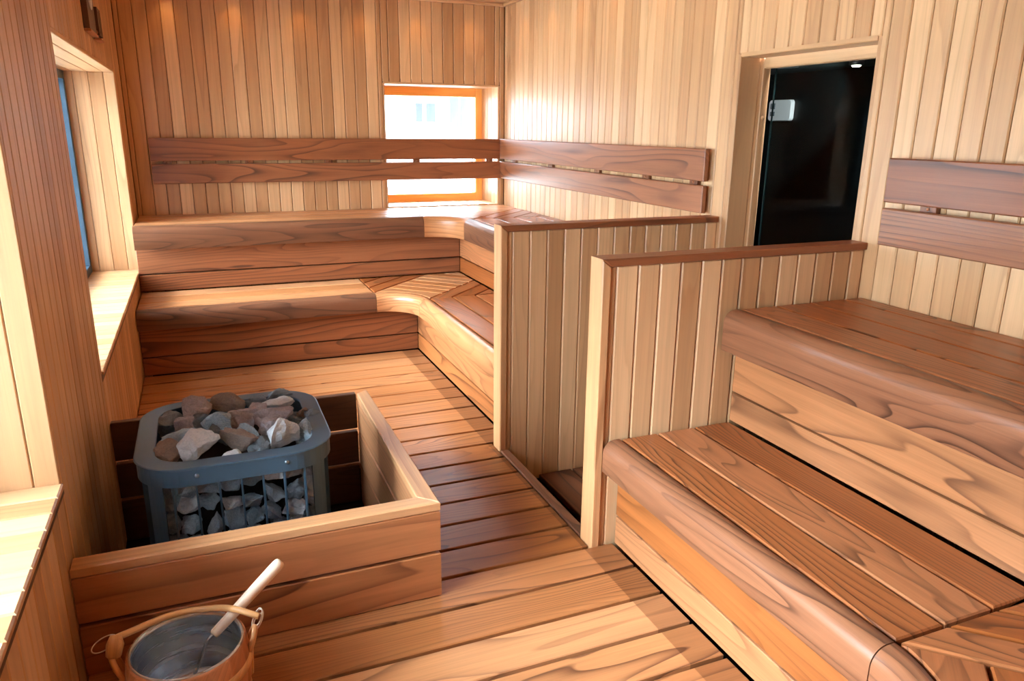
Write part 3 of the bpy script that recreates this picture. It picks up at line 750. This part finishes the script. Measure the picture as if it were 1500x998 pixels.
# barred cage: thin flat bars on edge and broad corner plates
B0, B1 = -0.19, HZ-0.057
fy = HY0+0.016
def bar(x0, x1, y0, y1, z0=B0, z1=B1):
    mb = MB(); box(mb, x0, x1, y0, y1, z0, z1, 0.0005, 'z'); mb.build('bar', 'steel', t)
fx_ = [hcx-0.306+0.106+0.072*k for k in range(7)]
BARX = [hcx-0.198, hcx-0.130, hcx-0.063, hcx+0.004, hcx+0.070, hcx+0.136, hcx+0.200]
for xx in BARX:
    bar(xx-0.003, xx+0.003, fy, fy+0.03); bar(xx-0.003, xx+0.003, HY1-0.016-0.03, HY1-0.016)
for k in range(6):
    yy = hcy-0.17+0.068*k
    bar(HX0+0.016, HX0+0.046, yy-0.003, yy+0.003); bar(HX1-0.046, HX1-0.016, yy-0.003, yy+0.003)
ang = [225, 315, 45, 135]
for (cx, cy), a0 in zip(((HX0+R0_, HY0+R0_), (HX1-R0_, HY0+R0_), (HX1-R0_, HY1-R0_), (HX0+R0_, HY1-R0_)), ang):
    for da in (0,):
        mb = MB(); lo = []
        for q in range(5):
            a = math.radians(a0+da-13+6.5*q); lo.append((cx+(R0_-0.016)*math.cos(a), cy+(R0_-0.016)*math.sin(a)))
        for q in range(4, -1, -1):
            a = math.radians(a0+da-13+6.5*q); lo.append((cx+(R0_-0.021)*math.cos(a), cy+(R0_-0.021)*math.sin(a)))
        plate(mb, (0, 0, B1), X, Y, Z, lo, B1-B0, 0); mb.build('corner_plate', 'steel', t)
mb = MB(); shell(mb, [(rrect(HX0+0.012, HX1-0.012, HY0+0.012, HY1-0.012, R0_-0.012), -0.2), (rrect(HX0+0.012, HX1-0.012, HY0+0.012, HY1-0.012, R0_-0.012), -0.165), (rrect(HX0+0.06, HX1-0.06, HY0+0.06, HY1-0.06, R0_-0.05), -0.165)])
mb.build('base', 'steel', t)
mb = MB(); dr = rrect(HX0+0.105, HX1-0.105, HY0+0.105, HY1-0.105, 0.06)
shell(mb, [(dr, -0.19), (dr, HZ-0.09)]); mb.f.append(tuple(range(len(mb.v)-len(dr), len(mb.v)))); mb.sm.append(False)
mb.build('inner_drum', 'drum', t)

# ------------------------------------------------------------------ stones
def stone_mesh(seed):
    r = random.Random(seed); bm = bmesh.new()
    n = 13
    for i in range(n):
        v = Vector((r.gauss(0, 1), r.gauss(0, 1), r.gauss(0, 1))).normalized()*r.uniform(0.42, 0.54)
        bm.verts.new(v)
    res = bmesh.ops.convex_hull(bm, input=bm.verts)
    bmesh.ops.delete(bm, geom=[g for g in res['geom_interior'] if isinstance(g, bmesh.types.BMVert)], context='VERTS')
    bmesh.ops.dissolve_limit(bm, angle_limit=0.30, verts=bm.verts, edges=bm.edges)
    bmesh.ops.bevel(bm, geom=list(bm.edges), offset=0.022, segments=1, profile=0.6, affect='EDGES', clamp_overlap=True)
    bmesh.ops.triangulate(bm, faces=bm.faces)
    bmesh.ops.subdivide_edges(bm, edges=[e for e in bm.edges if e.calc_length() > 0.12], cuts=2, use_grid_fill=True)
    bmesh.ops.triangulate(bm, faces=bm.faces)
    bmesh.ops.subdivide_edges(bm, edges=[e for e in bm.edges if e.calc_length() > 0.10], cuts=1)
    bm.normal_update()
    for v in bm.verts:
        p = v.co
        v.co = p + v.normal*(0.06*noise.noise(p*4+Vector((seed, 0, 0)))+0.035*noise.noise(p*11+Vector((0, seed, 0))))
    mx = [max(abs(v.co[i]) for v in bm.verts) for i in range(3)]
    for v in bm.verts: v.co = Vector((v.co[i]*0.5/mx[i] for i in range(3)))
    bmesh.ops.triangulate(bm, faces=bm.faces)
    me = bpy.data.meshes.new('sauna_stone'); bm.to_mesh(me); bm.free()
    for p in me.polygons: p.use_smooth = False
    me.materials.append(M['s_blue'])
    return me
STONES = [stone_mesh(100+i) for i in range(12)]
def stone(k, loc, size, rot, mat, label, group='stones heaped in the heater'):
    o = bpy.data.objects.new('sauna_stone', STONES[k % len(STONES)]); COL.objects.link(o)
    o.location = loc; o.scale = size; o.rotation_euler = tuple(math.radians(a) for a in rot)
    o.material_slots[0].link = 'OBJECT'; o.material_slots[0].material = M[mat]
    tag(o, label, 'stone', group); return o

CAMF = 1094.60268
RM = ((0.924960946, -0.379940731, 0.009606727),
      (-0.095817006, -0.257576523, -0.961495417),
      (0.367785739, 0.888425222, -0.274653007))
CAM = Vector((0, 0, 1.5))
def at_z(px, py, z):
    v = Vector(((px-750)/CAMF, (py-499)/CAMF, 1.0))
    dd = Vector((sum(RM[k][i]*v[k] for k in range(3)) for i in range(3)))
    return CAM+dd*((z-1.5)/dd.z)

TOP = [  # centre in the photo, height, size, rotation, mesh, material, label
 (247, 622, .455, (.085, .11, .09), (10, 20, 30), 0, 's_dark', 'dark brownish stone in the back left corner of the heap'),
 (262, 642, .470, (.135, .055, .05), (5, -8, 14), 1, 's_blue', 'long flat blue-grey slab lying at the left of the heap'),
 (249, 665, .455, (.095, .09, .07), (20, 10, 60), 2, 's_brown', 'brown stone in the front left corner of the heap'),
 (291, 653, .475, (.130, .13, .105), (12, -14, 40), 3, 's_pale', 'largest pale grey stone, front left of the heap'),
 (290, 601, .485, (.125, .12, .10), (25, 20, 80), 4, 's_pink', 'pointed pinkish stone at the back left, topping the heap'),
 (273, 624, .460, (.075, .08, .075), (30, 0, 20), 5, 's_pink', 'small rounded pinkish stone behind the long blue-grey slab'),
 (321, 621, .485, (.115, .09, .085), (-15, 15, -25), 6, 's_blue', 'blue-grey stone near the middle of the heap, behind the largest pale one'),
 (352, 645, .478, (.145, .06, .075), (25, 5, -48), 7, 's_brown', 'long brown slab slanting down to the front rim'),
 (333, 592, .480, (.125, .07, .07), (0, 10, 5), 8, 's_brown', 'flat brown stone by the back rim, left of centre'),
 (350, 610, .482, (.115, .12, .10), (15, -20, 35), 9, 's_pink', 'purplish stone in the middle of the heap, under the flat brown one'),
 (366, 638, .478, (.105, .045, .06), (10, 20, -50), 10, 's_blue', 'narrow blue-grey stone beside the long brown slab'),
 (377, 590, .465, (.085, .08, .06), (0, 15, 25), 11, 's_dark', 'grey stone at the middle of the back rim'),
 (408, 592, .488, (.115, .06, .055), (10, 5, -8), 0, 's_pale', 'light grey stone with a dark notch near the back rim, right of centre'),
 (410, 582, .470, (.10, .07, .06), (0, 0, 10), 3, 's_dark', 'dark grey stone touching the back rim on the right'),
 (405, 612, .480, (.150, .10, .085), (8, -6, -12), 5, 's_pink', 'widest pinkish brown stone, right of the middle of the heap'),
 (378, 602, .482, (.06, .06, .06), (0, 30, 0), 2, 's_pink', 'small pinkish stone between the purplish and the widest stones'),
 (396, 628, .482, (.085, .075, .075), (20, 0, 50), 1, 's_pink', 'pinkish stone just behind the pale block-shaped stone'),
 (420, 641, .485, (.105, .105, .10), (24, -18, 25), 8, 's_pale', 'pale block-shaped stone at the front right of the heap'),
 (449, 629, .475, (.062, .085, .085), (0, 20, 30), 9, 's_blue', 'upright blue-grey stone at the right end of the heap'),
 (444, 606, .465, (.05, .05, .045), (0, 0, 0), 6, 's_brown', 'small tan stone at the right, behind the upright blue-grey one'),
 (459, 614, .455, (.06, .07, .07), (30, 0, 0), 7, 's_dark', 'dark stone in the far right corner of the heap'),
 (341, 670, .462, (.07, .05, .05), (0, 10, 20), 11, 's_pale', 'small pale stone peeping over the middle of the front rim'),
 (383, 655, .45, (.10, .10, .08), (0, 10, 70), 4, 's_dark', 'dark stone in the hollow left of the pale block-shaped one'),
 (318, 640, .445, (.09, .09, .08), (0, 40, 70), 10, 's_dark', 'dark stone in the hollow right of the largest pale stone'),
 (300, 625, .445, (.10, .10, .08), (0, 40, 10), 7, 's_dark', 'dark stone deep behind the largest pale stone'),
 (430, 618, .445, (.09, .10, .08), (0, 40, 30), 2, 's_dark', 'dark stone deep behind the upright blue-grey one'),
]
for px, py, z, size, rot, k, mat, lab in TOP:
    stone(k, at_z(px, py, z), tuple(c*1.12 for c in size), rot, mat, lab)
rng = random.Random(77)
ROWN = ['top row under the rim', 'second row down', 'third row down', 'fourth row down']
edges = [HX0+0.075]+BARX+[HX1-0.07]
ORD = ['first', 'second', 'third', 'fourth', 'fifth', 'sixth', 'seventh', 'eighth']
for ri, zc in enumerate((0.385, 0.318, 0.248, 0.178)):
    for ci in range(8):
        xa, xb = edges[ci], edges[ci+1]; xc = (xa+xb)/2+rng.uniform(-0.008, 0.008)
        ins = 0.035 if ci in (0, 7) else 0.0
        stone(rng.randrange(12), (xc, fy+0.062+ins+rng.uniform(-0.004, 0.012), zc+rng.uniform(-0.012, 0.012)),
              (rng.uniform(.068, .088), rng.uniform(.065, .08), rng.uniform(.068, .088)), tuple(rng.uniform(0, 360) for _ in range(3)),
              rng.choice(['s_blue', 's_blue', 's_blue', 's_pale']),
              'grey stone inside the bars, %s, %s front gap from the left' % (ROWN[ri], ORD[ci]), 'stones behind the bars of the heater')
for ri, zc in enumerate((0.385, 0.318, 0.248)):
    for ci in range(4):
        stone(rng.randrange(12), (HX1-0.085+rng.uniform(-.006, .006), hcy-0.13+0.068*ci, zc+rng.uniform(-0.01, 0.01)),
              (rng.uniform(.06, .075), rng.uniform(.062, .08), rng.uniform(.062, .082)), tuple(rng.uniform(0, 360) for _ in range(3)),
              rng.choice(['s_blue', 's_dark']),
              'grey stone inside the right-hand side bars, %s, %s from the front' % (ROWN[ri], ORD[ci]), 'stones behind the bars of the heater')

# ------------------------------------------------------------------ bucket and ladle
rng = random.Random(91)
BC = (-0.140, 1.815, 0.0)
t = thing('sauna_bucket', 'round wooden sauna bucket with steel liner on the floor in front of the heater guard', 'bucket', BC)
mb = MB(); seg = 16*8
def staves(a, r, z):
    ph = (a/(2*PI)*16) % 1.0; e = min(ph, 1-ph)
    return r-0.0022*max(0, 1-e/0.07) if r > 0.13 else r
vs0 = [(0.0, 0.004), (0.120, 0.004), (0.1325, 0.006), (0.139, 0.05), (0.1475, 0.10), (0.150, 0.14), (0.147, 0.185), (0.1425, 0.216), (0.1405, 0.2205), (0.134, 0.2205), (0.1325, 0.215), (0.131, 0.1)]
lathe(mb, vs0, BC, seg, 0.5, staves)
# each stave its own tone
import itertools
m_ = len(vs0)
for i in range(seg):
    st_ = int(i/8); rr_ = random.Random(st_*13+5).random()
    for k in range(m_): mb.rn[i*m_+k] = rr_
mb.build('body', 'staves', t)
mb = MB(); lathe(mb, [(0.1492, 0.148), (0.1535, 0.150), (0.1545, 0.160), (0.1525, 0.170), (0.1482, 0.172)], BC, 72, 0.6); mb.build('hoop', 'rattan', t)
mb = MB(); lathe(mb, [(0.1405, 0.048), (0.1445, 0.050), (0.1460, 0.060), (0.1440, 0.070), (0.1415, 0.072)], BC, 72, 0.6); mb.build('hoop', 'rattan', t)
mb = MB(); lathe(mb, [(0.0, 0.035), (0.06, 0.033), (0.098, 0.035), (0.112, 0.041), (0.119, 0.055), (0.129, 0.205), (0.131, 0.2235), (0.1345, 0.2245), (0.137, 0.222), (0.1365, 0.2195)], BC, 96, 0.5); mb.build('liner', 'liner', t)
# rattan ears, handle and cords
def ring_pts(c, n1, n2, r1, r2, n=22): return [Vector(c)+Vector(n1)*(r1*math.cos(2*PI*i/n))+Vector(n2)*(r2*math.sin(2*PI*i/n)) for i in range(n)]
earL, earR = Vector((-0.302, 1.812, 0.225)), Vector((0.016, 1.812, 0.215))
for e, s in ((earL, -1), (earR, 1)):
    mb = MB(); tube(mb, ring_pts(e+Vector((-s*0.004, 0, -0.026)), (0, 1, 0), (0.35*s, 0, 1), 0.020, 0.036), 0.0075, 10, True); mb.build('handle_ring', 'rattan', t)
    mb = MB(); tube(mb, [e+Vector((-s*0.010, 0.0, -0.05)), e+Vector((-s*0.012, 0.002, -0.085)), e+Vector((-s*0.015, 0, -0.125))], 0.011, 10); mb.build('handle_peg', 'rattan', t)
hp = [at_z(*q) for q in ((163, 939, .272), (172, 934, .272), (200, 922, .262), (240, 905, .245), (280, 895, .2345), (320, 891, .246), (345, 893, .262), (366, 899, .258), (379, 903, .250))]
def spline(pts, n=6):
    pts = [Vector(p) for p in pts]; out = []
    for i in range(len(pts)-1):
        p0 = pts[max(i-1, 0)]; p1 = pts[i]; p2 = pts[i+1]; p3 = pts[min(i+2, len(pts)-1)]
        for k in range(n):
            u = k/n; out.append(0.5*((2*p1)+(p2-p0)*u+(2*p0-5*p1+4*p2-p3)*u*u+(3*p1-p0-3*p2+p3)*u**3))
    out.append(pts[-1]); return out
mb = MB(); tube(mb, spline(hp), 0.0085, 12, rnd=0.5); mb.build('handle', 'rattan', t)
mb = MB(); tube(mb, [(-0.297, 1.83, 0.28), (-0.30, 1.818, 0.262), (-0.306, 1.812, 0.235)], 0.016, 10, radii=[0.013, 0.021, 0.018]); mb.build('knot', 'rattan', t)
mb = MB(); c = at_z(168, 945, 0.24)
tube(mb, ring_pts((-0.325, 1.83, 0.262), (0.9, 0.2, 0.1), (0.25, 0.5, 0.6), 0.030, 0.022, 26), 0.0016, 6, True); mb.build('cord', 'cord', t)
mb = MB()
for a_, b_, dz in ((0.017, 0.026, 0), (0.014, 0.024, 0.006), (0.012, 0.021, -0.006)):
    tube(mb, ring_pts((0.034, 1.835, 0.232+dz), (0.8, -0.1, 0.3), (0.3, 0.3, 0.9), a_, b_, 24), 0.0018, 6, True)
mb.build('cord', 'cord', t)

t = thing('ladle', 'pale wooden-handled steel ladle leaning in the sauna bucket', 'ladle', (-0.15, 1.82, 0.04))
A_, B_, C_ = Vector((-0.131, 1.855, 0.102)), Vector((-0.078, 1.857, 0.200)), at_z(412, 822, 0.333)
dirn = (C_-B_).normalized()
mb = MB(); L_ = (C_-B_).length
pts = [B_+dirn*(L_*u) for u in (0, .015, .03, .2, .5, .8, .93, .97, .99, 1.0)]
tube(mb, pts, 0.014, 20, radii=[0.0105, 0.0125, 0.0132, 0.0140, 0.0155, 0.0165, 0.0165, 0.015, 0.0125, 0.008], rnd=0.5); mb.build('handle', 'palewood', t)
mb = MB(); tube(mb, spline([B_+dirn*0.01, B_-dirn*0.02, A_+Vector((0.008, 0.006, 0.014)), A_, A_+Vector((-0.008, -0.008, -0.030)), A_+Vector((-0.016, -0.012, -0.041))], 5), 0.005, 10, rnd=0.5); mb.build('stem', 'ladlemetal', t)
mb = MB(); lathe(mb, [(0.0, 0.002), (0.025, 0.004), (0.038, 0.014), (0.043, 0.026), (0.044, 0.026), (0.039, 0.012), (0.026, 0.0015), (0.0, 0.0)], (A_.x-0.050, A_.y-0.035, 0.037), 40); mb.build('bowl', 'copper', t)

# ------------------------------------------------------------------ things on the left wall
t = thing('sand_timer', 'small wooden sand timer with two slots, high on the left wall above the far window', 'sand timer', (XL, 4.66, 1.91))
mb = MB(); x1 = XL+0.031
box(mb, XL, XL+0.016, 4.588, 4.745, 1.918, 2.065, 0.002, 'z', 0.5)
for a, b in ((4.588, 4.635), (4.655, 4.690), (4.710, 4.745)): box(mb, XL+0.016, x1, a, b, 1.93, 2.065, 0.001, 'z', 0.5)
box(mb, XL+0.016, x1, 4.635, 4.710, 1.93, 1.945, 0.001, 'y', 0.5); box(mb, XL+0.016, x1, 4.635, 4.710, 2.05, 2.065, 0.001, 'y', 0.5)
mb.build('body', 'darkwood_shade', t)
mb = MB(); box(mb, XL+0.001, x1+0.004, 4.590, 4.748, 1.908, 1.9175, 0.002, 'y', 0.5); mb.build('ledge', 'ledgewood', t)
mb = MB(); tube(mb, [(XL+0.012, 4.56, 1.945), (XL+0.012, 4.588, 1.945)], 0.012, 12); mb.build('pivot', 'ledgewood', t)
t = thing('thermometer', 'dark wooden thermometer board at the top left, beside the sand timer', 'thermometer', (XL, 4.34, 1.92))
mb = MB(); box(mb, XL, XL+0.026, 4.21, 4.50, 1.925, 2.24, 0.003, 'z', 0.5); mb.build('body', 'darkwood_shade', t)
mb = MB(); box(mb, XL+0.001, XL+0.03, 4.212, 4.52, 1.912, 1.9245, 0.002, 'y', 0.5); mb.build('ledge', 'ledgewood', t)
mb = MB(); vs = []; lathe(mb, [(0.0, 0.0), (0.085, 0.0), (0.09, 0.004), (0.0, 0.005)], (0, 0, 0), 32); mb.v = [(XL+0.0255+z, 4.355+x, 2.11+y) for x, y, z in mb.v]; mb.build('dial', 'white', t)

# ------------------------------------------------------------------ outside
mb = MB(); plate(mb, (0, 0, -1.2), X, Y, Z, rect(-60, 60, -40, 80), 0.1, 0); tag(mb.build('ground_outside', 'snow'), 'pale ground outside the windows', 'ground', kind='structure')
t = thing('building', 'pale overexposed building with grey windows seen through the small back window', 'building', (12, 34, -1.2))
mb = MB(); box(mb, 2, 26, 34, 44, -1.2, 4.2, 0.02, 'x'); mb.build('wall', 'housewall', t)
mb = MB(); plate(mb, (0, 33.4, 0), X, Z, -Y, [(1.5, 4.2), (13.2, 4.2), (13.2, 5.0), (1.5, 5.0)], -11, 0); mb.build('roof', 'houseroof', t)
for x0, x1, z0, z1 in ((9.3, 9.6, 1.7, 2.5), (9.8, 10.2, 1.7, 2.5), (10.9, 11.3, 1.5, 3.0), (11.4, 11.9, 1.5, 3.3), (12.0, 12.6, 1.5, 3.2)):
    mb = MB(); box(mb, x0, x1, 33.95, 34.02, z0, z1, 0.01, 'z'); mb.build('window', 'houseglass', t)

# ------------------------------------------------------------------ light
wd = bpy.data.worlds.new('overcast'); SC.world = wd; wd.use_nodes = True; nt = wd.node_tree; n = N(nt)
bg = nt.nodes['Background']
tc = n.node('ShaderNodeTexCoord').outputs['Generated']; sp = n.node('ShaderNodeSeparateXYZ'); n.link(tc, sp.inputs[0])
f = n.math('ADD', n.math('MULTIPLY', sp.outputs[2], 0.5), 0.5)
n.link(n.ramp(f, [(0.0, (0.16, 0.17, 0.18, 1)), (0.495, (0.18, 0.19, 0.2, 1)), (0.505, (0.41, 0.48, 0.56, 1)), (0.58, (0.49, 0.57, 0.68, 1)), (0.66, (0.76, 0.88, 1.04, 1)), (0.78, (1.7, 1.95, 2.25, 1)), (1.0, (2.3, 2.6, 2.95, 1))]), bg.inputs[0])
bg.inputs[1].default_value = 20.0
def portal(name, loc, rot, sx, sy):
    l = bpy.data.lights.new(name, 'AREA'); l.shape = 'RECTANGLE'; l.size = sx; l.size_y = sy; l.cycles.is_portal = True
    o = bpy.data.objects.new(name, l); COL.objects.link(o); o.location = loc; o.rotation_euler = rot
portal('portal_near', (-0.80, (NW0+NW1)/2, (SILL+HEAD)/2), (0, -PI/2, 0), HEAD-SILL, NW1-NW0)
portal('portal_far', (-0.80, (FW0+FW1)/2, (SILL+HEAD)/2), (0, -PI/2, 0), HEAD-SILL, FW1-FW0)
portal('portal_back', ((BWX0+BWX1)/2, YO+0.1, 1.34), (-PI/2, 0, 0), BWX1-BWX0, 1.0)
def spot(x, y, p=1.4, z=ZC-0.03, size=80):
    l = bpy.data.lights.new('downlight', 'SPOT'); l.energy = p; l.color = (1.0, 0.50, 0.16); l.spot_size = math.radians(size); l.spot_blend = 0.8; l.shadow_soft_size = 0.02
    o = bpy.data.objects.new('downlight', l); COL.objects.link(o); o.location = (x, y, z)
for x in (-0.10, 0.334, 0.79, 1.23, 1.663, 2.10): spot(x, 5.90)
for y in (5.57, 5.09, 4.65, 4.2, 3.7, 3.2, 2.7, 2.2): spot(XR-0.09, y)
l = bpy.data.lights.new('vestibule_lamp', 'SPOT'); l.energy = 30; l.spot_size = math.radians(50); l.spot_blend = 0.5; l.shadow_soft_size = 0.02
o = bpy.data.objects.new('vestibule_lamp', l); COL.objects.link(o); o.location = (3.12, 3.04, 1.80)
o.rotation_euler = (Vector((VX-0.03, 3.98, 1.6))-Vector(o.location)).to_track_quat('-Z', 'Y').to_euler()

# ------------------------------------------------------------------ camera, view
cam = bpy.data.cameras.new('camera'); co = bpy.data.objects.new('camera', cam); COL.objects.link(co)
cam.sensor_width = 36; cam.sensor_fit = 'HORIZONTAL'; cam.lens = 36*CAMF/1500; cam.clip_start = 0.02; cam.clip_end = 300
r_, d_, f_ = Vector(RM[0]), Vector(RM[1]), Vector(RM[2])
co.matrix_world = Matrix.Translation(CAM) @ Matrix((r_, -d_, -f_)).transposed().to_4x4()
SC.camera = co
vs_ = SC.view_settings; vs_.view_transform = 'Standard'; vs_.look = 'None'; vs_.gamma = 1.0; vs_.use_curve_mapping = False; vs_.exposure = 1.03
cy = SC.cycles; cy.use_denoising = True; cy.max_bounces = 10; cy.diffuse_bounces = 6; cy.glossy_bounces = 4; cy.transparent_max_bounces = 12
cy.sample_clamp_indirect = 8.0
